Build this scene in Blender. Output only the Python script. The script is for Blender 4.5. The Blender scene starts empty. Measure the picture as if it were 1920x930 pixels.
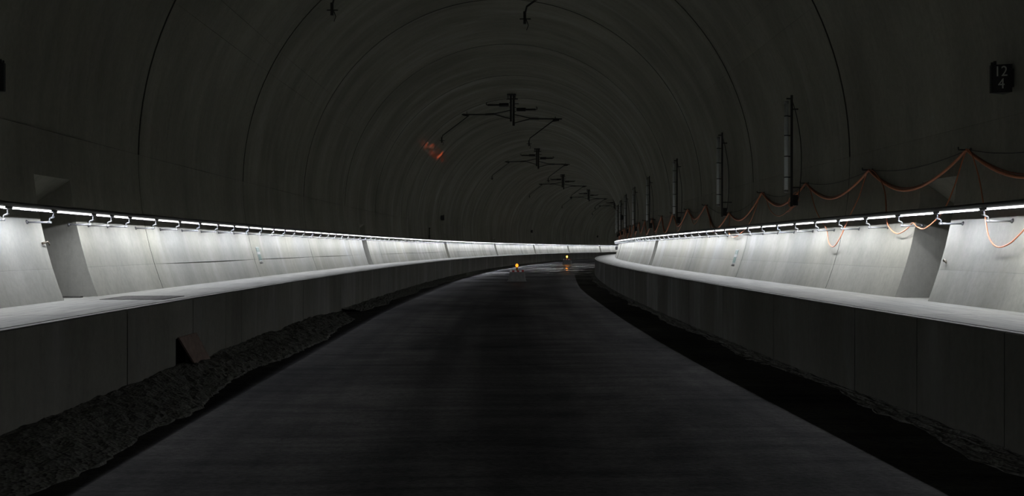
import bpy, math, random
from mathutils import Matrix, Vector, noise
random.seed(7)
scene = bpy.context.scene
COL = scene.collection

# ------------------------------------------------------------------ tunnel frame
# s = distance along the curve, a = offset from the tunnel axis (right +), z = height above the road
RC = 429.628          # radius of the curve through the camera
X0 = 0.2635           # the tunnel axis lies this far right of the camera
ZC = 1.64             # camera height above the road
VR = 5.8986           # vault radius
VZ = 1.4817 + ZC      # vault centre height
DECK = 0.965          # walkway height
def T(s, a, z):
    th = s / RC; rad = RC - (a + X0)
    return Vector((RC - rad * math.cos(th), rad * math.sin(th), z))
def frame(s, a, z):
    return Matrix.Translation(T(s, a, z)) @ Matrix.Rotation(-s / RC, 4, 'Z')
def wall_a(z):
    return math.sqrt(max(0.0, VR * VR - (z - VZ) ** 2))

# ------------------------------------------------------------------ camera, world, exposure
cd = bpy.data.cameras.new('camera'); cam = bpy.data.objects.new('camera', cd); COL.objects.link(cam)
cd.sensor_width = 36.0; cd.lens = 1720.43 / 1920 * 36.0; cd.clip_end = 600
cam.matrix_world = (Matrix.Translation((0, 0, ZC)) @ Matrix.Rotation(-0.05214, 4, 'Z')
                    @ Matrix.Rotation(math.pi / 2, 4, 'X') @ Matrix.Rotation(0.001219, 4, 'Z'))
scene.camera = cam
w = bpy.data.worlds.new('tunnel_dark'); scene.world = w; w.use_nodes = True
w.node_tree.nodes['Background'].inputs['Color'].default_value = (0, 0, 0, 1)
w.node_tree.nodes['Background'].inputs['Strength'].default_value = 0.0
vs = scene.view_settings
vs.view_transform = 'Standard'; vs.look = 'None'; vs.gamma = 1.0; vs.use_curve_mapping = False
vs.exposure = 0.0
scene.cycles.max_bounces = 10; scene.cycles.diffuse_bounces = 8
LED_POWER = 1110.0
GLOW_POWER = 2.4

# ------------------------------------------------------------------ materials
def new_mat(name):
    m = bpy.data.materials.new(name); m.use_nodes = True
    nt = m.node_tree; b = nt.nodes['Principled BSDF']
    return m, nt, b
def simple(name, col, rough=0.6, metal=0.0, noise=0.0, scale=30.0):
    m, nt, b = new_mat(name)
    b.inputs['Base Color'].default_value = (*col, 1); b.inputs['Roughness'].default_value = rough
    b.inputs['Metallic'].default_value = metal
    if noise:
        tc = nt.nodes.new('ShaderNodeTexCoord'); n = nt.nodes.new('ShaderNodeTexNoise')
        n.inputs['Scale'].default_value = scale; n.inputs['Detail'].default_value = 4
        nt.links.new(tc.outputs['Object'], n.inputs['Vector'])
        r = nt.nodes.new('ShaderNodeValToRGB')
        r.color_ramp.elements[0].position = .3; r.color_ramp.elements[1].position = .7
        r.color_ramp.elements[0].color = (*[c * (1 - noise) for c in col], 1)
        r.color_ramp.elements[1].color = (*[min(1, c * (1 + noise)) for c in col], 1)
        nt.links.new(n.outputs['Fac'], r.inputs['Fac']); nt.links.new(r.outputs['Color'], b.inputs['Base Color'])
    return m
def emit(name, col, power):
    m, nt, b = new_mat(name)
    b.inputs['Base Color'].default_value = (*col, 1)
    b.inputs['Emission Color'].default_value = (*col, 1); b.inputs['Emission Strength'].default_value = power
    return m
def node(nt, kind, **kw):
    n = nt.nodes.new(kind)
    for k, v in kw.items():
        if k in n.inputs: n.inputs[k].default_value = v
        else: setattr(n, k, v)
    return n
def uvnoise(nt, sx, sy, detail=5, rough=.6, dist=0.0, off=0.0):
    uv = nt.nodes.get('uvin') or nt.nodes.new('ShaderNodeUVMap'); uv.name = 'uvin'
    mp = node(nt, 'ShaderNodeMapping'); mp.inputs['Scale'].default_value = (sx, sy, 1)
    mp.inputs['Location'].default_value = (off, off * 1.7, 0)
    nt.links.new(uv.outputs['UV'], mp.inputs['Vector'])
    n = node(nt, 'ShaderNodeTexNoise'); n.inputs['Scale'].default_value = 1.0
    n.inputs['Detail'].default_value = detail; n.inputs['Roughness'].default_value = rough
    n.inputs['Distortion'].default_value = dist
    nt.links.new(mp.outputs['Vector'], n.inputs['Vector'])
    return n.outputs['Fac']
def ramp(nt, fac, p0, c0, p1, c1):
    r = nt.nodes.new('ShaderNodeValToRGB'); e = r.color_ramp.elements
    e[0].position = p0; e[1].position = p1
    e[0].color = (*c0, 1) if not isinstance(c0, float) else (c0, c0, c0, 1)
    e[1].color = (*c1, 1) if not isinstance(c1, float) else (c1, c1, c1, 1)
    nt.links.new(fac, r.inputs['Fac']); return r.outputs['Color']
def mult(nt, a, b, fac=1.0):
    m = nt.nodes.new('ShaderNodeMix'); m.data_type = 'RGBA'; m.blend_type = 'MULTIPLY'
    m.inputs[0].default_value = fac
    nt.links.new(a, m.inputs[6]); nt.links.new(b, m.inputs[7]); return m.outputs[2]
def bump(nt, b, h, dist, strength=1.0):
    bp = nt.nodes.new('ShaderNodeBump'); bp.inputs['Distance'].default_value = dist
    bp.inputs['Strength'].default_value = strength
    nt.links.new(h, bp.inputs['Height']); nt.links.new(bp.outputs['Normal'], b.inputs['Normal'])

def concrete(name, lo, hi, streak=.78, rlo=.42, rhi=.85, spec=.15):
    m, nt, b = new_mat(name)
    big = ramp(nt, uvnoise(nt, .45, .22, 6, .62, .3), .3, lo, .7, hi)
    st = ramp(nt, uvnoise(nt, 1.5, .13, 5, .62, .5, 3.0), .34, streak, .62, 1.0)
    drip = ramp(nt, uvnoise(nt, 7.0, .75, 5, .6, .3, 13.0), .28, .74, .46, 1.0)
    fine = ramp(nt, uvnoise(nt, 16, 9, 6, .75, 0, 7.0), .3, .84, .6, 1.0)
    c = mult(nt, mult(nt, mult(nt, big, st), fine), drip, .45)
    nt.links.new(c, b.inputs['Base Color'])
    r = ramp(nt, uvnoise(nt, 1.0, .16, 5, .65, .4, 11.0), .33, rlo, .55, rhi)
    nt.links.new(r, b.inputs['Roughness']); b.inputs['Specular IOR Level'].default_value = spec
    bump(nt, b, uvnoise(nt, 9, 9, 5, .6, 0, 5.0), .004, .6)
    return m
M = {}
M['lining'] = concrete('lining_concrete', (.188, .186, .153), (.300, .297, .252), .86)
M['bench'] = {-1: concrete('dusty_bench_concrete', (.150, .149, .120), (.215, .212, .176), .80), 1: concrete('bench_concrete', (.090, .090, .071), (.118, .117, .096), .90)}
M['joint'] = simple('dark_joint_filler', (.045, .045, .038), .9)
M['niche'] = concrete('niche_concrete', (.14, .139, .116), (.25, .248, .212), .9)
def deck_mat():
    m, nt, b = new_mat('broomed_walkway_concrete')
    big = ramp(nt, uvnoise(nt, .6, 1.2, 6, .62), .3, (.17, .168, .142), .7, (.235, .233, .20))
    uv = nt.nodes['uvin']; mp = node(nt, 'ShaderNodeMapping'); mp.inputs['Rotation'].default_value = (0, 0, .45)
    mp.inputs['Scale'].default_value = (.8, 26, 1)
    nt.links.new(uv.outputs['UV'], mp.inputs['Vector'])
    n = node(nt, 'ShaderNodeTexNoise'); n.inputs['Scale'].default_value = 1.0; n.inputs['Detail'].default_value = 4
    nt.links.new(mp.outputs['Vector'], n.inputs['Vector'])
    br = ramp(nt, n.outputs['Fac'], .34, .62, .6, 1.0)
    dirt = ramp(nt, uvnoise(nt, 7, 9, 5, .7, .5, 4.0), .30, .7, .45, 1.0)
    nt.links.new(mult(nt, mult(nt, big, br), dirt), b.inputs['Base Color'])
    b.inputs['Roughness'].default_value = .8; b.inputs['Specular IOR Level'].default_value = .15
    bump(nt, b, n.outputs['Fac'], .006, .8)
    return m
M['deck'] = deck_mat()
def road_mat():
    m, nt, b = new_mat('damp_dark_roadway')
    band = ramp(nt, uvnoise(nt, .022, 1.15, 3, .5, .2, 2.0), .36, .50, .62, 1.0)          # tyre tracks along the road
    big = ramp(nt, uvnoise(nt, .30, .45, 6, .62, .5), .34, (.036, .0350, .0305), .68, (.118, .114, .100))
    cross = ramp(nt, uvnoise(nt, 4.2, .45, 5, .7, .3, 6.0), .33, .45, .64, 1.0)
    fine = ramp(nt, uvnoise(nt, 40, 14, 4, .75, 0, 2.0), .34, .45, .62, 1.0)
    nt.links.new(mult(nt, mult(nt, mult(nt, big, band), cross), fine), b.inputs['Base Color'])
    # wet stretch of road around s = 52 .. 98, broken up by noise
    uv = nt.nodes['uvin']; sp = nt.nodes.new('ShaderNodeSeparateXYZ'); nt.links.new(uv.outputs['UV'], sp.inputs[0])
    def mr(a, b2, c, d):
        n = nt.nodes.new('ShaderNodeMapRange'); n.inputs[1].default_value = a; n.inputs[2].default_value = b2; n.inputs[3].default_value = c; n.inputs[4].default_value = d
        nt.links.new(sp.outputs[0], n.inputs[0]); return n.outputs[0]
    def mth(op, x, y):
        n = nt.nodes.new('ShaderNodeMath'); n.operation = op; n.use_clamp = True; nt.links.new(x, n.inputs[0])
        if isinstance(y, float): n.inputs[1].default_value = y
        else: nt.links.new(y, n.inputs[1])
        return n.outputs[0]
    wet = mth('MULTIPLY', mth('MULTIPLY', mr(28., 70., 0., 1.), mr(96., 110., 1., 0.)), ramp(nt, uvnoise(nt, .35, .30, 4, .5, .3, 9.0), .36, 0.2, .58, 1.0))
    rr = nt.nodes.new('ShaderNodeMapRange'); rr.inputs[3].default_value = .72; rr.inputs[4].default_value = .10; nt.links.new(wet, rr.inputs[0])
    nt.links.new(rr.outputs[0], b.inputs['Roughness'])
    sr = nt.nodes.new('ShaderNodeMapRange'); sr.inputs[3].default_value = .015; sr.inputs[4].default_value = .30; nt.links.new(wet, sr.inputs[0])
    nt.links.new(sr.outputs[0], b.inputs['Specular IOR Level'])
    bump(nt, b, uvnoise(nt, 26, 20, 4, .65, 0, 1.0), .008, .8)
    return m
M['road'] = road_mat()
def gravel_mat():
    m, nt, b = new_mat('grey_gravel')
    v = node(nt, 'ShaderNodeTexVoronoi'); v.inputs['Scale'].default_value = 34
    tc = nt.nodes.new('ShaderNodeTexCoord'); nt.links.new(tc.outputs['Object'], v.inputs['Vector'])
    h = nt.nodes.new('ShaderNodeHueSaturation'); h.inputs['Saturation'].default_value = 0.0; nt.links.new(v.outputs['Color'], h.inputs['Color'])
    c = ramp(nt, h.outputs['Color'], .2, (.045, .045, .038), .8, (.15, .15, .128))
    nt.links.new(c, b.inputs['Base Color']); b.inputs['Roughness'].default_value = .85
    b.inputs['Specular IOR Level'].default_value = .1; bump(nt, b, v.outputs['Distance'], .012, .8)
    return m
M['gravel'] = gravel_mat()
M['rail'] = simple('dark_handrail_steel', (.10, .10, .10), .45, .6)
M['galv'] = simple('galvanised_steel', (.24, .245, .245), .5, .3, .12, 60)
M['black'] = simple('black_powder_coat', (.008, .008, .008), .6)
M['dark'] = simple('dark_steel', (.020, .020, .018), .6, .0, .2, 20)
M['insul'] = simple('grey_brown_insulator', (.03, .028, .026), .35)
M['orange'] = simple('orange_cable_sheath', (.50, .17, .075), .45, 0, .12, 40)
M['wire'] = simple('black_wire_sheath', (.012, .011, .010), .5)
M['digit'] = simple('pale_grey_lettering', (.42, .42, .38), .6)
M['tube'] = simple('grey_tube_cover', (.50, .53, .53), .3)
M['green'] = simple('faded_green_sign', (.075, .115, .095), .6, 0, .15, 30)
M['white'] = simple('white_sign_sheet', (.26, .265, .25), .6)
M['red'] = simple('red_reflective', (.36, .02, .018), .35)
M['whiter'] = simple('white_reflective', (.75, .74, .70), .35)
M['block'] = simple('grey_concrete_block', (.15, .15, .135), .9, 0, .15, 8)
M['amberbody'] = simple('amber_lamp_body', (.22, .11, .008), .4)
M['board'] = simple('reddish_shuttering_board', (.17, .125, .10), .7, 0, .2, 12)
M['plate'] = simple('dark_cover_plate', (.075, .072, .064), .9, .0, .4, 14)
for k_ in ('plate', 'block', 'board'): M[k_].node_tree.nodes['Principled BSDF'].inputs['Specular IOR Level'].default_value = .05
M['brass'] = simple('weathered_fitting', (.12, .10, .07), .5, .4)
TINT = [(.90, .915, .98), (.86, .90, 1.08), (.885, .91, 1.03)]
M['led'] = [emit('led_line_warm', TINT[0], LED_POWER), emit('led_line_cool', TINT[1], LED_POWER), emit('led_line_neutral', TINT[2], LED_POWER)]
def glow_mat():
    m, nt, b = new_mat('beaded_led_cover')
    tc = nt.nodes.new('ShaderNodeTexCoord'); wv = node(nt, 'ShaderNodeTexWave', bands_direction='Y')
    wv.inputs['Scale'].default_value = 8.3
    nt.links.new(tc.outputs['Object'], wv.inputs['Vector'])
    c = ramp(nt, wv.outputs['Fac'], .0, (.55, .56, .56), 1.0, (1.0, 1.0, .985))
    nt.links.new(c, b.inputs['Emission Color']); b.inputs['Emission Strength'].default_value = GLOW_POWER
    b.inputs['Base Color'].default_value = (.8, .8, .8, 1)
    return m
M['glow'] = glow_mat()

# ------------------------------------------------------------------ mesh helpers
class MB:
    def __init__(s): s.v = []; s.f = []; s.uv = []; s.mi = []; s.sm = []
    def quad(s, pts, uvs=None, mi=0, smooth=False):
        i = len(s.v); s.v += [Vector(p) for p in pts]; s.f.append(tuple(range(i, i + len(pts))))
        s.uv.append(uvs or [(p[0], p[1]) for p in pts]); s.mi.append(mi); s.sm.append(smooth)
    def grid(s, P, UV, mi=0, smooth=True, flip=False):
        n = len(P); k = len(P[0]); i0 = len(s.v)
        for row in P: s.v += [Vector(p) for p in row]
        for i in range(n - 1):
            for j in range(k - 1):
                if P[i][j] is None: continue
                f = [(i, j), (i + 1, j), (i + 1, j + 1), (i, j + 1)]
                if flip: f.reverse()
                s.f.append(tuple(i0 + x * k + y for x, y in f)); s.uv.append([UV[x][y] for x, y in f])
                s.mi.append(mi); s.sm.append(smooth)
    def box(s, x0, x1, y0, y1, z0, z1, mat=None, mi=0):
        c = [(x0, y0, z0), (x1, y0, z0), (x1, y1, z0), (x0, y1, z0), (x0, y0, z1), (x1, y0, z1), (x1, y1, z1), (x0, y1, z1)]
        s.hexa(c, mat, mi)
    def hexa(s, c, mat=None, mi=0):
        if mat: c = [mat @ Vector(p) for p in c]
        i = len(s.v); s.v += [Vector(p) for p in c]
        for f in ((0, 3, 2, 1), (4, 5, 6, 7), (0, 1, 5, 4), (1, 2, 6, 5), (2, 3, 7, 6), (3, 0, 4, 7)):
            s.f.append(tuple(i + q for q in f))
            s.uv.append([(s.v[i + q].x + s.v[i + q].z * .3, s.v[i + q].y + s.v[i + q].z) for q in f]); s.mi.append(mi); s.sm.append(False)
    def tube(s, path, r, n=8, caps=True, mi=0):
        path = [Vector(p) for p in path]; rings = []; up = Vector((0, 0, 1)); prev = None
        rr = r if isinstance(r, (list, tuple)) else [r] * len(path)
        for i, p in enumerate(path):
            t = (path[min(i + 1, len(path) - 1)] - path[max(i - 1, 0)])
            t = t.normalized() if t.length > 1e-9 else Vector((0, 0, 1))
            if prev is None:
                q = up if abs(t.z) < .9 else Vector((1, 0, 0)); nrm = (q - t * q.dot(t)).normalized()
            else:
                nrm = prev - t * prev.dot(t); nrm = nrm.normalized() if nrm.length > 1e-6 else Vector((1, 0, 0))
            prev = nrm; bn = t.cross(nrm); i0 = len(s.v)
            s.v += [p + (nrm * math.cos(2 * math.pi * k / n) + bn * math.sin(2 * math.pi * k / n)) * rr[i] for k in range(n)]
            rings.append(i0)
        for a, b in zip(rings, rings[1:]):
            for k in range(n):
                s.f.append((a + k, a + (k + 1) % n, b + (k + 1) % n, b + k)); s.uv.append([(0, 0)] * 4); s.mi.append(mi); s.sm.append(True)
        if caps:
            s.f.append(tuple(rings[0] + k for k in reversed(range(n)))); s.uv.append([(0, 0)] * n); s.mi.append(mi); s.sm.append(False)
            s.f.append(tuple(rings[-1] + k for k in range(n))); s.uv.append([(0, 0)] * n); s.mi.append(mi); s.sm.append(False)
    def mesh(s, name, mats, origin=None):
        me = bpy.data.meshes.new(name); o = Vector(origin) if origin is not None else Vector((0, 0, 0))
        me.from_pydata([tuple(p - o) for p in s.v], [], s.f)
        uvl = me.uv_layers.new(name='UVMap'); flat = [c for f in s.uv for p in f for c in p]
        uvl.data.foreach_set('uv', flat)
        for m in (mats if isinstance(mats, (list, tuple)) else [mats]): me.materials.append(m)
        me.polygons.foreach_set('material_index', s.mi); me.polygons.foreach_set('use_smooth', s.sm)
        me.update(); return me
    def obj(s, name, mats, parent=None, origin=None):
        me = s.mesh(name, mats, origin); return link(name, me, parent, origin if parent is None else None)
def link(name, me, parent=None, loc=None, mat=None):
    o = bpy.data.objects.new(name, me); COL.objects.link(o)
    if parent is not None: o.parent = parent
    if loc is not None: o.location = loc
    if mat is not None: o.matrix_local = mat
    return o
def tag(o, label=None, cat=None, group=None, kind=None):
    if label: o['label'] = label
    if cat: o['category'] = cat
    if group: o['group'] = group
    if kind: o['kind'] = kind
    return o
def thing(name, label, cat, mat, group=None):
    o = bpy.data.objects.new(name, None); COL.objects.link(o); o.matrix_world = mat; o.empty_display_size = .2
    return tag(o, label, cat, group)
def setting(name, loc, label, cat):
    o = bpy.data.objects.new(name, None); COL.objects.link(o); o.location = loc
    return tag(o, label, cat, None, 'structure')
def copy_thing(root, mat, label=None):
    r = root.copy(); COL.objects.link(r); r.matrix_world = mat
    if label: r['label'] = label
    for ch in [c for c in KIDS[root.name]]:
        c = ch.copy(); COL.objects.link(c); c.parent = r
        for g in KIDS.get(ch.name, []):
            d = g.copy(); COL.objects.link(d); d.parent = c
    return r
KIDS = {}
def part(name, me, parent, mat=None, label=None):
    o = link(name, me, parent, mat=mat); KIDS.setdefault(parent.name, []).append(o)
    if label: o['label'] = label
    return o

S0, S1 = -20.776, 189.224        # tunnel built from behind the camera to beyond the bend
def srange(a, b, step):
    n = max(1, round((b - a) / step)); return [a + (b - a) * i / n for i in range(n + 1)]

# ------------------------------------------------------------------ roadway
m = MB()
ss = srange(S0, S1, 1.5); aa = [i * .4 for i in range(-11, 12)]
m.grid([[T(s, a * 4.2 / 4.4, 0.012 * math.sin(s * .31 + a) * math.cos(a * 1.3)) for s in ss] for a in aa],
       [[(s, a) for s in ss] for a in aa], flip=True)
fl = m.obj('floor', M['road']); tag(fl, 'dark damp roadway between the two concrete walkways', 'floor', None, 'structure')

# ------------------------------------------------------------------ lining: rings of concrete panels
NICHE = {-1: (11.77, 12.76), 1: (11.57, 12.54)}
NTOP = .93 + ZC
def niches(side, lo, hi):
    out = []
    for k in range(-1, 8):
        a, b = NICHE[side][0] + 24 * k, NICHE[side][1] + 24 * k
        if a > lo and b < hi: out.append((a, b))
    return out
def zang(z, side):                     # angle on the vault circle, measured from the right springing
    t = math.asin(max(-1, min(1, (z - VZ) / VR)))
    return t if side > 0 else math.pi - t
def lining_panel(name, parent, s0, s1, t0, t1, side, org, g=.011, depth=.03):
    """curved panel from angle t0 to t1; rim faces run 7 cm into the rock so the joints are recessed"""
    q = .0007 / VR * (1 if t1 > t0 else -1)
    s0 += g; s1 -= g; t0 += q; t1 -= q
    nt = max(2, int(abs(t1 - t0) / math.radians(3)) + 1)
    ts = [t0 + (t1 - t0) * i / nt for i in range(nt + 1)]
    cols = srange(s0, s1, 1.5); holes = niches(side, s0, s1) if side else []
    if holes:
        tn = zang(NTOP, side); lo, hi = min(t0, t1), max(t0, t1)
        if lo < tn < hi: ts = sorted(ts + [tn], reverse=t1 < t0)
        for a, b in holes: cols = sorted([c for c in cols if not (a - .05 < c < b + .05)] + [a, b])
    pt = lambda s, t, r=VR: T(s, r * math.cos(t), VZ + r * math.sin(t))
    mb = MB(); i0 = {}; flip = (t1 > t0)
    idx = {}
    for i, t in enumerate(ts):
        for j, s in enumerate(cols):
            idx[i, j] = len(mb.v); mb.v.append(pt(s, t))
    for i in range(len(ts) - 1):
        zt = VZ + VR * math.sin((ts[i] + ts[i + 1]) / 2)
        for j in range(len(cols) - 1):
            sm = (cols[j] + cols[j + 1]) / 2
            if holes and zt < NTOP and any(a < sm < b for a, b in holes): continue
            f = [(i, j), (i, j + 1), (i + 1, j + 1), (i + 1, j)]
            if flip: f.reverse()
            mb.f.append(tuple(idx[k] for k in f)); mb.uv.append([(cols[k[1]], ts[k[0]] * VR) for k in f]); mb.mi.append(0); mb.sm.append(True)
    rb = VR + depth
    for s in (cols[0], cols[-1]):
        for i in range(len(ts) - 1):
            mb.quad([pt(s, ts[i]), pt(s, ts[i + 1]), pt(s, ts[i + 1], rb), pt(s, ts[i], rb)], [(s, ts[i] * VR)] * 4, mi=1)
    for t in (ts[0], ts[-1]):
        if holes and VZ + VR * math.sin(t) < NTOP: continue
        mb.quad([pt(cols[0], t), pt(cols[-1], t), pt(cols[-1], t, rb), pt(cols[0], t, rb)], [(cols[0], t * VR)] * 4, mi=1)
    return link(name, mb.mesh(name, [M['lining'], M['joint']], org), parent)
joints = [S0 + 6 * k for k in range(int(round((S1 - S0) / 6)) + 1)]
walls = {}
for side, nm in ((-1, 'wall_left'), (1, 'wall_right')):
    org = T(0, side * 5.5, 0)
    wl = setting(nm, org, 'curved grey concrete tunnel wall %s' % ('on the outside of the bend' if side < 0 else 'on the inside of the bend behind festooned cables'), 'wall')
    walls[side] = wl
    zs = [DECK - .08, -.27 + ZC, 1.53 + ZC, 4.05 + ZC, 4.53 + ZC]
    for a, b in zip(joints, joints[1:]):
        for z0, z1 in zip(zs, zs[1:]):
            lining_panel('lining_panel', wl, a, b, zang(z0, side), zang(z1, side), side, org, .008 if z0 < 2 else .028, .03 if z0 < 2 else .12)
    for a, b in niches(side, S0, S1):           # recess with a sloping soffit
        mb = MB(); A1 = 6.5; zb = .49 + ZC; wz = [DECK - .02 + (NTOP - DECK + .02) * i / 8 for i in range(9)]
        for s in (a, b):
            for z0, z1 in zip(wz, wz[1:]):
                top = lambda z, A: min(z, NTOP - (A - wall_a(NTOP)) / (A1 - wall_a(NTOP)) * (NTOP - zb))
                n = 6
                for i in range(n):
                    c = []
                    for z, fr in ((z0, i / n), (z0, (i + 1) / n), (z1, (i + 1) / n), (z1, i / n)):
                        A = wall_a(z) + (A1 - wall_a(z)) * fr; c.append((A, top(z, A)))
                    mb.quad([T(s, side * A, z) for A, z in c], [(s + A, z) for A, z in c])
        mb.quad([T(a, side * A1, DECK - .02), T(b, side * A1, DECK - .02), T(b, side * A1, zb), T(a, side * A1, zb)], [(a, 0), (b, 0), (b, 1.2), (a, 1.2)])
        mb.quad([T(a, side * wall_a(NTOP), NTOP), T(b, side * wall_a(NTOP), NTOP), T(b, side * A1, zb), T(a, side * A1, zb)], [(a, 2), (b, 2), (b, 2.7), (a, 2.7)])
        mb.quad([T(a, side * 5.4, DECK - .004), T(b, side * 5.4, DECK - .004), T(b, side * A1, DECK - .004), T(a, side * A1, DECK - .004)], [(a, 3), (b, 3), (b, 4), (a, 4)])
        link('wall_niche', mb.mesh('wall_niche', M['niche'], org), wl)
org = T(0, 0, VZ + VR)
ceil = setting('ceiling', org, 'dark concrete tunnel vault of arched rings', 'ceiling')
for a, b in zip(joints, joints[1:]):
    lining_panel('vault_panel', ceil, a, b, zang(4.53 + ZC, 1), zang(4.53 + ZC, -1), 0, org, .030, .14)

# ------------------------------------------------------------------ raised walkways
GAP = (11.70, 12.38)                    # opening in the bench front on the outside of the bend
for side, nm in ((-1, 'walkway_left'), (1, 'walkway_right')):
    org = T(0, side * 4.8, DECK)
    wk = setting(nm, org, 'raised concrete service walkway %s' % ('on the outside of the bend with gravel at its foot' if side < 0 else 'on the inside of the bend below the orange cables'), 'walkway')
    s = S0; first = 8.65 if side < 0 else 8.84
    cuts = [first + 1.515 * k for k in range(-20, 122) if S0 < first + 1.515 * k < S1]
    if side < 0:
        cuts = sorted([c for c in cuts if abs(c - 11.68) > .1 and abs(c - 13.19) > .1] + [GAP[0], GAP[1], 13.87])
        cuts = [c for i, c in enumerate(cuts) if i == 0 or c - cuts[i - 1] > .4]
    cuts = [S0] + cuts + [S1]
    for a, b in zip(cuts, cuts[1:]):
        zb = -.06
        if side < 0 and abs(a - GAP[0]) < .01: zb = ZC - 1.16
        mb = MB(); j = .004; dp = random.uniform(-.004, .004)
        f0, f1 = 4.065 + dp, 4.165
        c = [T(a + j, side * f0, zb), T(b - j, side * f0, zb), T(b - j, side * f1, zb), T(a + j, side * f1, zb),
             T(a + j, side * (f0 + .0), DECK - .012), T(b - j, side * f0, DECK - .012), T(b - j, side * f1, DECK), T(a + j, side * f1, DECK)]
        q = lambda i: c[i]
        e0, e1 = T(a + j, side * (f0 + .014), DECK), T(b - j, side * (f0 + .014), DECK)
        mb.quad([c[0], c[1], c[5], c[4]], [(a, 0), (b, 0), (b, 1), (a, 1)])
        mb.quad([c[4], c[5], e1, e0], [(a, 1), (b, 1), (b, 1.02), (a, 1.02)], mi=1)
        mb.quad([e0, e1, c[6], c[7]], [(a, 1.02), (b, 1.02), (b, 1.1), (a, 1.1)], mi=1)
        mb.quad([c[0], c[4], e0, c[7], c[3]], [(a, 0)] * 5); mb.quad([c[1], c[2], c[6], e1, c[5]], [(b, 0)] * 5)
        mb.quad([c[2], c[3], c[7], c[6]], [(a, 0)] * 4); mb.quad([c[0], c[3], c[2], c[1]], [(a, 0)] * 4)
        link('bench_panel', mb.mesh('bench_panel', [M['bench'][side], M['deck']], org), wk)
    for a, b in zip(joints, joints[1:]):
        mb = MB(); cs = srange(a + .004, b - .004, 1.5); as_ = [4.183, 4.5, 4.9, 5.3, 5.56]
        mb.grid([[T(s, side * A, DECK + .002) for s in cs] for A in as_], [[(s, A + side) for s in cs] for A in as_], flip=side > 0)
        mb.grid([[T(s, side * A, z) for s in cs] for A, z in ((4.183, DECK - .05), (4.183, DECK + .002))], [[(s, A) for s in cs] for A in (0, .1)], flip=side < 0)
        link('deck_slab', mb.mesh('deck_slab', M['deck'], org), wk)
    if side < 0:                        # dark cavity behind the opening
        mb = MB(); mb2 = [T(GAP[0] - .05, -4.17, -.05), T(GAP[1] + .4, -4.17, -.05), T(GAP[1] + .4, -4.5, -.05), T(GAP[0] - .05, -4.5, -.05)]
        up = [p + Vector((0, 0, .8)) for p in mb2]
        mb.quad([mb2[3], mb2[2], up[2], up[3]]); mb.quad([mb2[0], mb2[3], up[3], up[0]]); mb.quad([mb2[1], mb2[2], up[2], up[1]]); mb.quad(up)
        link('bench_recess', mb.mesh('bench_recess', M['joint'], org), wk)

# ------------------------------------------------------------------ gravel at the foot of the walkways
def bank(name, side, s0, s1, prof, label, step):
    org = T(s0, side * 3.9, 0); mb = MB(); cs = srange(s0, s1, step); n = 14; P = []; UV = []
    rnd = random.Random(3 + side)
    for i in range(n + 1):
        row = []; fr = i / n
        for s in cs:
            hgt, wid = prof(s)
            A = 4.10 - wid * fr + .14 * noise.noise((s * .8, fr * 1.5, 2.0)) * fr + .07 * noise.noise((s * 6.0, fr * 5.0, 5.0)) * fr
            h = hgt * (1 - fr ** 1.6) + rnd.uniform(-.012, .012) * (1 if 0 < i < n else .5) + (.05 * noise.noise((s * .9, fr * 2, side)) + .03 * noise.noise((s * 4, fr * 6, side))) * (1 - fr) * min(1, hgt * 12)
            row.append(T(s, side * A, max(h, -.03) if i < n else -.05))
        P.append(row); UV.append([(s, fr) for s in cs])
    mb.grid(P, UV, smooth=False, flip=side < 0)
    o = mb.obj(name, M['gravel'], None, org); tag(o, label, 'gravel', None, 'stuff'); return o
def near_bank(s):
    k = max(0.0, min(1.0, (23.5 - s) / 3.0)); w = .92 + .12 * math.sin(s * .9)
    return .105 * k + .02, w * k + .1
bank('gravel_bank', -1, -14, 23.6, near_bank, 'loose grey gravel bank heaped against the walkway front', .09)
bank('gravel_strip', -1, 23.6, 120, lambda s: (.06, .75 + .1 * math.sin(s)), 'flat strip of dark gravel continuing along the outer walkway foot', .22)
bank('gravel_verge', 1, -14, 80, lambda s: (.02, .35 + .08 * math.sin(s)), 'thin verge of gravel along the inner walkway foot', .14)

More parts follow.
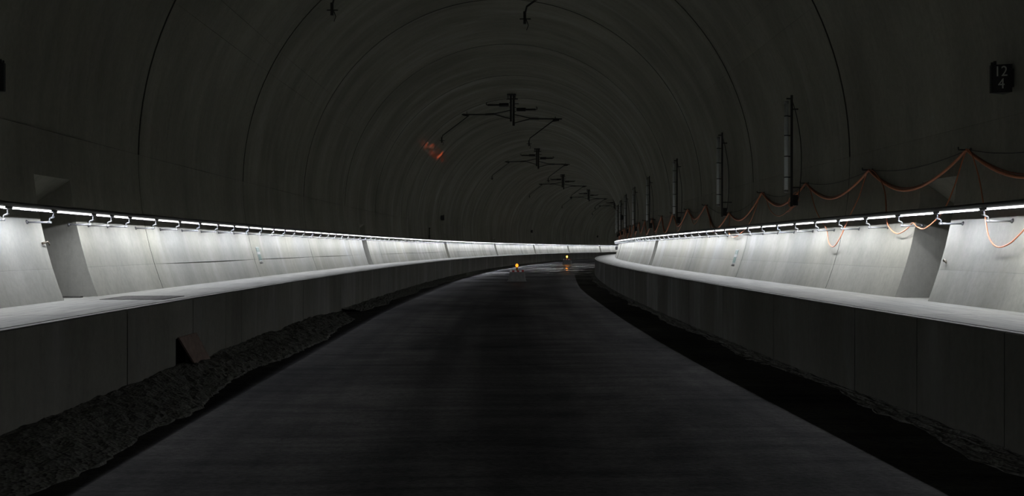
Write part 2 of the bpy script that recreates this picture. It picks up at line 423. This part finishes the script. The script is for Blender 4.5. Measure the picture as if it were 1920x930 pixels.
# ------------------------------------------------------------------ handrails with light strips
ZL = .437 + ZC; AL = 5.46
def handrail(side, positions, label):
    org = T(0, side * AL, DECK)
    root = tag(bpy.data.objects.new('handrail', None), label, 'handrail'); COL.objects.link(root); root.location = org
    # rail: round tube above an open channel with a deep lip on the wall side
    prof = [(-.013, .0), (-.013, .027), (-.020, .033)]
    for k in range(11):
        t = math.radians(215 - 250 * k / 10); prof.append((.003 + .026 * math.cos(t), .052 + .026 * math.sin(t)))
    prof += [(.028, .030), (.028, -.0062), (.0255, -.0062), (.0255, .004), (.006, .004), (.006, .0012), (-.006, .0012), (-.006, .004), (-.013, .0)]
    cs = srange(-14.5, 186, 1.0); mb = MB()
    mb.grid([[T(s, side * (AL + x), ZL + z) for s in cs] for x, z in prof], [[(s, i * .02) for s in cs] for i in range(len(prof))], smooth=False, flip=side < 0)
    link('rail', mb.mesh('rail', M['rail'], org), root)
    # wall bracket (local x runs towards the wall)
    def bracket_mesh():
        mb = MB(); X = lambda x, y, z: (side * x, y, z)
        wx = wall_a(ZL - .128) - AL
        mb.box(-.022, .024, -.06, .06, -.010, .0)                     # saddle under the rail
        mb.tube([X(.0, 0, -.004), X(.0, 0, -.064)], .008, 8)
        mb.tube([X(.0, 0, -.058), X(.0, 0, -.066)], .019, 10)
        mb.tube([X(-.006, 0, -.070), X(.036, 0, -.074), X(.044, 0, -.082), X(.046, 0, -.118)], .0085, 8)
        mb.tube([X(.024, 0, -.128), X(.062, 0, -.128)], .015, 10)
        mb.tube([X(.03, 0, -.128), X(wx - .012, 0, -.128)], [.013, .010], 8)
        mb.tube([X(wx - .02, 0, -.128), X(wx + .006, 0, -.128)], [.016, .032], 10, mi=1)
        return mb.mesh('bracket', [M['galv'], M['rail']])
    bme = bracket_mesh()
    ic = root.matrix_world.inverted() if False else Matrix.Translation(-org)
    led_me = {}; glow_me = {}
    for p in positions:
        link('bracket', bme, root, mat=ic @ frame(p, side * AL, ZL))
    k = 0
    for p, q in zip(positions, positions[1:]):
        ln = round((q - p) * (RC - X0 - side * AL) / RC - .165, 2)
        if ln not in led_me:
            mb = MB(); h = ln / 2
            mb.quad([(-.0025, -h, 0), (-.0025, h, 0), (.0025, h, 0), (.0025, -h, 0)])
            mb.box(-.005, .005, -h, h, .0003, .0011, mi=1)
            led_me[ln] = [mb.mesh('led_strip', [M['led'][t], M['white']]) for t in range(3)]
            mb = MB(); x0, x1 = (-.0165, -.0138)
            if side < 0: x0, x1 = -x1, -x0
            mb.box(x0, x1, -h, h, .001, .018); glow_me[ln] = mb.mesh('led_cover', M['glow'])
        o = link('led_strip', led_me[ln][k % 3 if k % 5 else 2], root, mat=ic @ frame((p + q) / 2, side * AL, ZL))
        link('led_cover', glow_me[ln], o); k += 1
    return root
lp = [14.92 + 1.07 * k for k in range(160)]
lp = [11.50 - 1.07 * k for k in range(24, 0, -1)] + [11.50, 12.62, 13.21, 13.85] + lp
rp = [10.23 + 1.0945 * k for k in range(-22, 161)]
handrail(-1, [x * .993 for x in lp if -14 < x < 185], 'grey handrail with LED strips along the outer wall without cables')
handrail(1, [x * .994 for x in rp if -14 < x < 185], 'grey handrail with LED strips along the inner wall under the orange cables')

# ------------------------------------------------------------------ cables festooned on hooks
HK = [11.28 + 3.0 * k for k in range(-4, 24)]
HZ = {h: 1.23 for h in range(len(HK))}; HZ[8] = .90
def wallp(s, z, off): zz = z + ZC; return T(s, wall_a(zz) - off, zz)
sag = {3: .78, 4: .82, 5: .86, 6: .87, 7: .69, 8: .53, 9: .87, 10: .73}
def festoon(bottoms, off, jitter=0.0, n=16):
    pts = []; rnd = random.Random(int(off * 1000))
    for i in range(len(HK) - 1):
        zb = bottoms(i); p0, p1 = HZ[i], HZ[i + 1]
        for j in range(n):
            t = j / n; zl = p0 + (p1 - p0) * t; zm = (p0 + p1) / 2
            z = zl - (zm - zb) * 4 * t * (1 - t)
            pts.append(wallp(HK[i] + (HK[i + 1] - HK[i]) * t, z, off + .02 * math.sin(6.28 * t)))
    pts.append(wallp(HK[-1], HZ[len(HK) - 1], off)); return pts
rs = random.Random(5)
rb = {i: rs.uniform(.5, .85) for i in range(40)}
mb = MB(); mb.tube(festoon(lambda i: sag.get(i, rb[i]), .055), .0185, 8)
o = mb.obj('orange_cable', M['orange'], None, T(11.28, 5.8, DECK)); tag(o, 'thick orange cable hung in even swags above the handrail', 'cable')
mb = MB(); mb.tube(festoon(lambda i: sag.get(i, rb[i]) + .035, .035), .010, 6)
o = mb.obj('brown_cable', simple('red_brown_cable_sheath', (.26, .08, .04), .5), None, T(11.28, 5.8, DECK)); tag(o, 'thinner red-brown cable following the thick orange swags', 'cable')
mb = MB(); mb.tube(festoon(lambda i: HZ[i] / 2 + HZ[i + 1] / 2 - (.10 if i % 3 else .16), .028), .005, 6)
o = mb.obj('black_wire', M['wire'], None, T(11.28, 5.8, DECK)); tag(o, 'thin black wire strung almost straight between the cable hooks', 'wire')
def smooth(pts, k=5):
    out = []
    for i in range(len(pts) - 1):
        p0 = pts[max(i - 1, 0)]; p1 = pts[i]; p2 = pts[i + 1]; p3 = pts[min(i + 2, len(pts) - 1)]
        for j in range(k):
            t = j / k
            out.append(tuple(.5 * (2 * b + (c - a) * t + (2 * a - 5 * b + 4 * c - d) * t * t + (3 * b - a - 3 * c + d) * t ** 3) for a, b, c, d in zip(p0, p1, p2, p3)))
    return out + [pts[-1]]
deep = [(2.28, 1.23, .05), (4.0, .1, .1), (5.28, 1.23, .05), (6.2, .45, .09), (6.8, .05, .1), (7.4, .4, .09), (8.28, 1.23, .05), (9.0, .8, .08), (9.55, .35, .10), (9.80, .15, .10), (9.98, .05, .09), (10.2, .02, .09), (10.42, .15, .10), (10.62, .48, .11), (10.95, .95, .08),
        (11.28, 1.23, .05), (11.46, .75, .09), (11.62, .46, .11), (11.97, .27, .12), (12.2, .29, .13), (12.38, .35, .12), (12.55, .28, .10), (12.84, .21, .09), (13.1, .28, .10), (13.3, .43, .10), (13.65, .93, .07), (14.28, 1.23, .05),
        (14.55, .80, .08), (14.78, .50, .10), (14.98, .20, .10), (15.21, .03, .09), (15.5, .1, .09), (15.72, .33, .10), (16.1, .5, .10), (16.52, .73, .09), (17.28, 1.23, .05), (18.0, .82, .06), (18.75, .66, .06), (19.5, .82, .06), (20.28, 1.23, .05),
        (20.9, .62, .08), (21.5, .36, .1), (22.2, .27, .1), (22.8, .42, .1), (23.28, .9, .05), (24.4, .45, .06), (25.2, .52, .06), (26.28, 1.23, .05)]
for i in range(10, 27): deep += [(HK[i - 1] + 1.5, rs.uniform(.45, .75), .06), (HK[i], 1.23, .05)] if HK[i] > 27 else []
mb = MB(); mb.tube([wallp(*p) for p in smooth(deep)], .0085, 6)
o = mb.obj('supply_cable', M['orange'], None, T(11.28, 5.8, DECK)); tag(o, 'slim orange cable looping down below the light strips', 'cable')
# coil of spare cable by the first tube lamp
mb = MB(); coil = [wallp(17.75 + .24 * math.cos(t) + .02 * t, .98 + .13 * math.sin(t) - .012 * t, .06 + .006 * t) for t in [i * .35 for i in range(34)]]
mb.tube(coil, .009, 6)
o = mb.obj('cable_coil', M['orange'], None, T(17.75, 5.8, DECK + .9)); tag(o, 'small loose coil of orange cable at the foot of a tube lamp', 'cable')
mb = MB(); mb.tube([(.10, 0, 0), (-.04, 0, 0), (-.065, 0, .0), (-.07, 0, .035)], .009, 6); mb.tube([(.082, 0, 0), (.10, 0, 0)], .026, 8)
hk = mb.mesh('cable_hook', M['dark'])
for i, h in enumerate(HK):
    if 5 < h < 72:
        z = HZ[i] + ZC; o = link('cable_hook', hk, mat=frame(h, wall_a(z) - .09, z))
        tag(o, 'small dark wall hook carrying the festooned orange cables', 'hook', 'hooks under the orange cables')

# ------------------------------------------------------------------ vertical tube lamps on the inner wall
def tube_lamp():
    r = thing('tube_lamp', 'unlit vertical tube lamp on a dark pole fixed to the inner wall', 'lamp', frame(17.5, 5.60, .80 + ZC), 'vertical tube lamps on the inner wall')
    mb = MB(); mb.box(.02, .06, -.02, .02, 0, 2.13); mb.box(-.06, .02, -.014, .014, 2.05, 2.075); part('pole', mb.mesh('pole', M['dark']), r)
    mb = MB(); mb.tube([(-.055, .02, .30), (-.055, .02, 2.0)], .040, 12); part('tube', mb.mesh('tube', M['tube']), r, None, 'grey tube')
    mb = MB(); mb.tube([(-.055, .02, .265), (-.055, .02, .32)], .043, 12); e = mb.mesh('end_cap', M['galv']); part('end_cap', e, r); part('end_cap', e, r, Matrix.Translation((0, 0, 1.70)))
    mb = MB(); mb.tube([(-.055, .02, 0), (-.055, .02, .02)], .043, 12); mb.box(-.03, .03, .01, .03, 0, .02); cme = mb.mesh('clip', M['dark'])
    for z in (.55, .95, 1.35, 1.72): part('clip', cme, r, Matrix.Translation((0, 0, z)))
    mb = MB(); mb.box(.03, .285, -.012, .012, .35, .375); mb.box(.03, .165, -.012, .012, 1.85, 1.875); part('standoff', mb.mesh('standoff', M['dark']), r)
    mb = MB(); mb.tube(smooth([(.03, -.03, 2.06), (.10, -.12, 1.7), (.16, -.17, 1.2), (.17, -.17, .7), (.15, -.12, .25), (.12, -.05, .05)]), .008, 6); part('lead', mb.mesh('lead', M['wire']), r)
    mb = MB(); mb.box(.06, .15, -.045, .045, .02, .22); part('junction_box', mb.mesh('junction_box', M['black']), r)
    return r
tl = tube_lamp()
tl['label'] = 'unlit vertical tube lamp with a loose cable coil at its foot'
for s in (23.27, 30.1, 37.5, 44.1, 50.1, 56.2, 62.3, 68.4): copy_thing(tl, frame(s, 5.60, .80 + ZC), 'unlit vertical tube lamp on a dark pole without a cable coil')

# ------------------------------------------------------------------ overhead line supports hung from the crown
MS = 44.0
def mast():
    r = thing('overhead_line_support', 'dark overhead line support with two cantilever arms hung from the vault crown', 'line support', frame(MS, -.2, 0), 'overhead line supports along the crown')
    P = lambda a, z, y=0: (a + .2, y, z + ZC)
    def bx(n, a0, a1, z0, z1, y0, y1, mat='dark'):
        mb = MB(); mb.box(a0 + .2, a1 + .2, y0, y1, z0 + ZC, z1 + ZC); return part(n, mb.mesh(n, M[mat]), r)
    def tb(n, paths, rad, mat='dark', nn=8):
        mb = MB()
        for p in paths: mb.tube([P(*q) for q in p], rad, nn)
        return part(n, mb.mesh(n, M[mat]), r)
    tp = bx('top_plate', -.46, -.03, 7.31, 7.345, -.2, .2)
    mb = MB()
    for x in (-.42, -.08):
        for y in (-.16, .16): mb.tube([P(x, 7.36, y), P(x, 7.17, y)], .014, 6)
    part('anchor_bolts', mb.mesh('anchor_bolts', M['dark']), r)
    bx('post_channel', -.33, -.235, 6.06, 7.31, -.06, .06); bx('post_channel', -.205, -.10, 5.86, 7.31, -.06, .06)
    bx('cross_plate', -.49, .05, 7.115, 7.155, -.05, .05)
    bx('peg', -.10, .09, 6.895, 6.925, -.02, .02)
    # feeder insulators
    for sd, a0, a1, a2, a3, z in ((-1, -.36, -.85, -1.40, -1.47, 6.86), (1, -.04, .43, .90, .97, 6.63)):
        mb = MB(); n = 9
        path = [P(a0 + sd * .03, z)]; rad = [.095]
        for i in range(n): path += [P(a0 + (a1 - a0) * (i + .5) / n, z), P(a0 + (a1 - a0) * (i + .95) / n, z)]; rad += [.098, .082]
        mb.tube(path, rad, 12); part('insulator', mb.mesh('insulator', M['insul']), r)
        tb('insulator_rod', [[(a1, z), (a2, z)]], .045)
        mb = MB(); mb.tube([P(a2, z), P(a3, z + .02), P(a3, z + .10), P(a3 - sd * .05, z + .12)], .02, 6); mb.box(min(a0, a0 - sd * .1) + .2, max(a0, a0 - sd * .1) + .2, -.04, .04, z - .11 + ZC, z - .085 + ZC)
        mb.box(min(a0, a0 - sd * .1) + .2, max(a0, a0 - sd * .1) + .2, -.04, .04, z + .085 + ZC, z + .11 + ZC); part('feeder_clamp', mb.mesh('feeder_clamp', M['dark']), r)
    # cantilevers
    tb('brace', [[(-.3, 6.6), (-1.08, 6.44)], [(-.3, 6.19), (-1.08, 6.41)]], .022)
    tb('brace', [[(-.12, 6.40), (.61, 6.22)], [(-.12, 5.99), (.61, 6.17)]], .022)
    for sd, p in ((-1, [(-1.06, 6.43), (-1.51, 6.405), (-2.64, 6.41)]), (1, [(.60, 6.195), (1.05, 6.185), (2.16, 6.17)])):
        mb = MB(); mb.tube([P(*p[0]), P(*p[1])], .055, 10); part('arm_insulator', mb.mesh('arm_insulator', M['insul']), r)
        tb('cantilever_arm', [[p[1], p[2]]], .032)
    for pts, cl in (([(-2.30, 6.36), (-3.57, 5.41), (-3.60, 5.30)], (-3.61, 5.06)), ([(1.74, 6.08), (.63, 5.26), (.60, 5.14)], (.585, 4.88))):
        tb('steady_arm', [pts], .022)
        x, z = cl; mb = MB(); mb.box(x - .03 + .2, x + .03 + .2, -.03, .03, z + ZC, z + .27 + ZC); mb.box(x - .11 + .2, x + .13 + .2, -.012, .012, z + .10 + ZC, z + .122 + ZC)
        mb.tube([P(x + .03, z + .11, .01), P(x + .08, z - .02, .02), P(x + .04, z - .13, .02)], .009, 6); part('wire_clip', mb.mesh('wire_clip', M['dark']), r)
        mb = MB(); a, b = pts[0]; sg = -1 if a < 0 else 1
        mb.hexa([P(a - .06, b - .05, -.02), P(a + sg * .28, b + .0, -.02), P(a + sg * .28, b + .0, .02), P(a - .06, b - .05, .02), P(a - .0, b + .07, -.02), P(a + sg * .30, b + .09, -.02), P(a + sg * .30, b + .09, .02), P(a, b + .07, .02)])
        mb.tube([P(a + sg * .1, b + .08), P(a + sg * .1, b + .20)], .014, 6); part('arm_clamp', mb.mesh('arm_clamp', M['dark']), r)
    return r
ms = mast()
for k in (-1, 1, 2, 3, 4, 5): copy_thing(ms, frame(MS + 24 * k, -.2, 0))

# ------------------------------------------------------------------ kilometre signs
def text_mesh(txt, size, mat):
    cu = bpy.data.curves.new('lettering', 'FONT'); cu.body = txt; cu.size = size; cu.align_x = 'CENTER'; cu.align_y = 'CENTER'; cu.extrude = .0015
    cu.space_line = .92
    ob = bpy.data.objects.new('lettering_tmp', cu); COL.objects.link(ob)
    dg = bpy.context.evaluated_depsgraph_get(); me = bpy.data.meshes.new_from_object(ob.evaluated_get(dg))
    bpy.data.objects.remove(ob); me.name = 'lettering'; me.materials.clear(); me.materials.append(mat); return me
def km_sign(s, side, label, digits):
    a = side * (wall_a(2.0 + ZC) - .145)
    r = thing('kilometre_sign', label, 'sign', frame(s, a, 1.78 + ZC))
    W, H = .10, .32; x = lambda v: v * side
    mb = MB()                       # wedge-shaped board: two faces splayed from a ridge
    yb = [(-W, -.10), (W, -.03), (W, .03), (-W, .10)]
    yb = [(-W, -.02), (W, -.09), (W, .09), (-W, .02)]
    c = [(x(p), q, 0) for p, q in yb] + [(x(p), q, H) for p, q in yb]
    mb.hexa(c if side > 0 else [c[1], c[0], c[3], c[2], c[5], c[4], c[7], c[6]])
    part('board', mb.mesh('board', M['black']), r)
    mb = MB(); mb.box(min(x(W), x(W + .03)), max(x(W), x(W + .03)), -.07, .07, .06, .27); part('mount', mb.mesh('mount', M['dark']), r)
    mb = MB(); mb.tube([(x(-.05), 0, H), (x(-.05), 0, H + .045)], .018, 8); mb.tube([(x(-.085), 0, H), (x(-.085), 0, H + .03)], .012, 8); part('clamp', mb.mesh('clamp', M['black']), r)
    if digits:
        ang = math.atan2(-.07, 2 * W)
        for t, z, xx in (('12', .235, -.012), ('4', .095, -.006)):
            me = text_mesh(t, .165, M['digit'])
            part('lettering', me, r, Matrix.Translation((xx, -.0575 - .0, z)) @ Matrix.Rotation(ang, 4, 'Z') @ Matrix.Rotation(math.pi / 2, 4, 'X') @ Matrix.Scale(.86, 4, (1, 0, 0)), 'grey figures %s' % t)
    return r
km_sign(10.35, 1, 'black kilometre board with grey figures 12 over 4', True)
km_sign(10.62, -1, 'black kilometre board on the outer wall above the first niche', False)
for s in (58.9, 106.8, 154.6): tag(km_sign(s, -1, 'small black kilometre board far along the outer wall', False), group='far boards on the outer wall')
km_sign(58.6, 1, 'small black kilometre board far along the inner wall between tube lamps', False)

# ------------------------------------------------------------------ escape signs on the walls
def wall_mat(s, z, side, off):
    """frame on the curved wall: local x along the tunnel, local y up the wall, local z out of the wall"""
    zz = z + ZC; A = wall_a(zz); n = Vector((-side * A / VR, 0, (VZ - zz) / VR))
    fr = frame(s, side * A, zz); xd = Vector((0, 1 if side < 0 else -1, 0)); yd = n.cross(xd)
    if yd.z < 0: xd = -xd; yd = n.cross(xd)
    R3 = Matrix((xd, yd, n)).transposed().to_4x4()
    return fr @ R3 @ Matrix.Translation((0, 0, off))
def escape_sign(s, z, side, label):
    r = thing('escape_sign', label, 'sign', wall_mat(s, z, side, .002))
    mb = MB(); mb.box(-.135, .135, -.18, .17, 0, .008); part('plate', mb.mesh('plate', M['white']), r)
    mb = MB(); mb.box(-.12, .12, .055, .155, .008, .010); part('green_panel', mb.mesh('green_panel', M['green']), r)
    mb = MB(); mb.box(-.12, .12, -.155, -.01, .008, .010); g = part('green_panel', mb.mesh('green_panel', M['green']), r)
    mb = MB()
    mb.box(-.02, .02, .085, .12, .010, .0115); mb.box(-.012, .02, .122, .142, .010, .0115)
    mb.hexa([(-.06, .062, .010), (-.045, .062, .010), (.0, .09, .010), (-.012, .095, .010), (-.06, .062, .0115), (-.045, .062, .0115), (.0, .09, .0115), (-.012, .095, .0115)])
    mb.hexa([(.03, .062, .010), (.045, .062, .010), (.018, .09, .010), (.004, .09, .010), (.03, .062, .0115), (.045, .062, .0115), (.018, .09, .0115), (.004, .09, .0115)])
    part('pictogram', mb.mesh('pictogram', M['white']), r)
    mb = MB(); mb.box(-.13, .13, -.225, -.205, 0, .012); part('strip', mb.mesh('strip', M['dark']), r, None, 'dark strip')
    return r
escape_sign(21.70, -.15, -1, 'faded green and white escape sign on the outer wall')
escape_sign(21.88, -.20, 1, 'faded green and white escape sign on the inner wall')

# ------------------------------------------------------------------ small wall fittings
def fitting(s, z, side, label):
    mb = MB(); d = 1
    mb.tube([(0, 0, 0), (0, 0, .04)], .016, 8); mb.tube([(0, 0, .035), (.05, .012, .05), (.09, -.012, .045), (.095, -.035, .04)], .010, 6)
    o = link('wall_fitting', mb.mesh('wall_fitting', M['brass']), mat=wall_mat(s, z, side, 0)); tag(o, label, 'fitting'); return o
fitting(11.68, .05, -1, 'small bent metal fitting beside the outer wall niche')
fitting(11.45, -.16, 1, 'small bent metal fitting beside the inner wall niche')
mb = MB(); mb.box(-.16, .02, -.12, .12, 0, .26); mb.box(-.18, -.16, -.08, .08, .04, .22)
o = link('switch_box', mb.mesh('switch_box', M['black']), mat=frame(69.5, wall_a(.0 + ZC) - .02, -.13 + ZC)); tag(o, 'small black box on the inner wall where it turns out of view', 'box')

mb = MB(); mb.tube([(.12, 0, -.13), (.12, 0, .55)], .03, 8); mb.box(.07, .17, -.06, .06, -.1, .1); mb.box(.07, .19, -.04, .04, .5, .53)
o = link('conduit_pipe', mb.mesh('conduit_pipe', M['dark']), mat=frame(54.0, -5.87, .65 + ZC)); tag(o, 'short dark upright conduit on the outer wall above the handrail', 'pipe')
# cover plate in the walkway and strip at the niche foot
r = thing('duct_cover', 'dark rectangular cover plate set in the pale walkway', 'cover plate', frame(12.37, -4.72, DECK))
mb = MB(); mb.box(-.36, .36, -.39, .39, -.02, .006); part('plate', mb.mesh('plate', M['plate']), r)
mb = MB()
for a, b, c, d in ((-.40, -.36, -.43, .43), (.36, .40, -.43, .43), (-.36, .36, -.43, -.39), (-.36, .36, .39, .43)): mb.box(a, b, c, d, -.02, .009)
part('frame', mb.mesh('frame', M['plate']), r)
mb = MB(); mb.box(-.36, .1, -.05, .05, -.02, .012); mb.box(-.36, .1, -.035, .035, .012, .016)
o = link('threshold_strip', mb.mesh('threshold_strip', M['plate']), mat=frame(12.55, -5.72, DECK)); tag(o, 'narrow dark strip on the floor of the outer niche', 'strip')
# board leaning over the opening in the walkway front
mb = MB(); t0, t1 = -4.035, -4.01
P = [(11.735, .50), (12.42, .50), (12.76, .07), (12.13, .07)]
f = [T(s, -3.93 if z < .2 else -4.035, z) for s, z in P]; bk = [p - Vector((.022, 0, .004)) for p in f]
mb.quad(f[::-1]); mb.quad(bk)
for i in range(4): mb.quad([f[i], f[(i + 1) % 4], bk[(i + 1) % 4], bk[i]])
o = mb.obj('shuttering_board', M['board'], None, T(12.4, -3.95, 0)); tag(o, 'reddish board leaning slanted over a gap in the walkway front', 'board')

# ------------------------------------------------------------------ warning beacons on the roadway
def beacon(s, a, power, label, width):
    r = thing('warning_beacon', label, 'beacon', frame(s, a, 0), 'amber beacons standing on the roadway')
    w0, w1 = width / 2, width / 2 - .07
    mb = MB(); mb.hexa([(-w0, -.25, 0), (w0, -.25, 0), (w0, .25, 0), (-w0, .25, 0), (-w1, -.17, .47), (w1, -.17, .47), (w1, .17, .47), (-w1, .17, .47)])
    mb.box(-w0 - .04, w0 + .04, -.28, .28, 0, .045); part('base', mb.mesh('base', M['block']), r)
    n = 6; bw = (2 * w1 - .02) / n
    for i in range(n):                   # red and white reflective blocks along the top
        x = -w1 + .01 + i * bw; mb = MB(); h = .10 if i in (0, n - 1) else .075
        k = bw * .35; mb.hexa([(x, -.10, .47), (x + bw, -.10, .47), (x + bw, -.06, .47), (x, -.06, .47), (x + k * .4, -.10, .47 + h), (x + bw - .004, -.10, .47 + h), (x + bw - .004, -.06, .47 + h), (x + k * .4, -.06, .47 + h)])
        part('reflector', mb.mesh('reflector', M['whiter' if i % 2 == 0 else 'red']), r)
    mb = MB(); mb.tube([(0, 0, .47), (0, 0, .70)], [.07, .055], 12); part('lamp_body', mb.mesh('lamp_body', M['amberbody']), r)
    mb = MB(); zz = [.70 + .17 * i / 8 for i in range(9)]
    mb.tube([(0, 0, z) for z in zz], [max(.012, .072 * math.sqrt(max(0, 1 - ((z - .785) / .088) ** 2))) for z in zz], 14)
    mt = emit('amber_lamp_%d' % int(power), (1.0, .29, .018), power)
    part('lens', mb.mesh('lens', mt), r, None, 'glowing amber lens')
    return r
beacon(44.98, -.03, 1.9, 'amber beacon with dimmer glow on a concrete block', .86)
b2 = beacon(90.95, .30, 34.0, 'bright orange beacon farther down the road with its reflection below', .90)

# the brighter beacon throws a narrow beam up the vault
sl = bpy.data.lights.new('beacon_beam', 'SPOT'); sl.energy = 6500; sl.color = (1.0, .13, .02); sl.spot_size = math.radians(3.4); sl.spot_blend = 1.0; sl.shadow_soft_size = .05
sl.use_nodes = True; lt = sl.node_tree; em = lt.nodes['Emission']
tcn = lt.nodes.new('ShaderNodeTexCoord'); ln = lt.nodes.new('ShaderNodeTexNoise'); ln.inputs['Scale'].default_value = 420; ln.inputs['Detail'].default_value = 1
lt.links.new(tcn.outputs['Normal'], ln.inputs['Vector'])           # facets of the lens
lr = lt.nodes.new('ShaderNodeMapRange'); lr.inputs[1].default_value = .46; lr.inputs[2].default_value = .66; lr.inputs[4].default_value = 2.4
lt.links.new(ln.outputs['Fac'], lr.inputs[0]); lt.links.new(lr.outputs[0], em.inputs['Strength'])
bm = bpy.data.objects.new('beacon_beam', sl); COL.objects.link(bm)
src = Vector((0, -.12, .785)); tgt = b2.matrix_world.inverted() @ T(48.0, -4.80, 5.27 + ZC)
nrm = b2.matrix_world.to_3x3().inverted() @ Vector((4.80, 0, VZ - 5.27 - ZC)).normalized()      # vault normal where the beam lands
zd = (src - tgt).normalized(); yd = (nrm - zd * nrm.dot(zd)).normalized(); xd = yd.cross(zd)
bm.parent = b2
bm.matrix_local = Matrix.Translation(src) @ Matrix((xd, yd, zd)).transposed().to_4x4() @ Matrix.Diagonal((.30, 1, 1, 1))
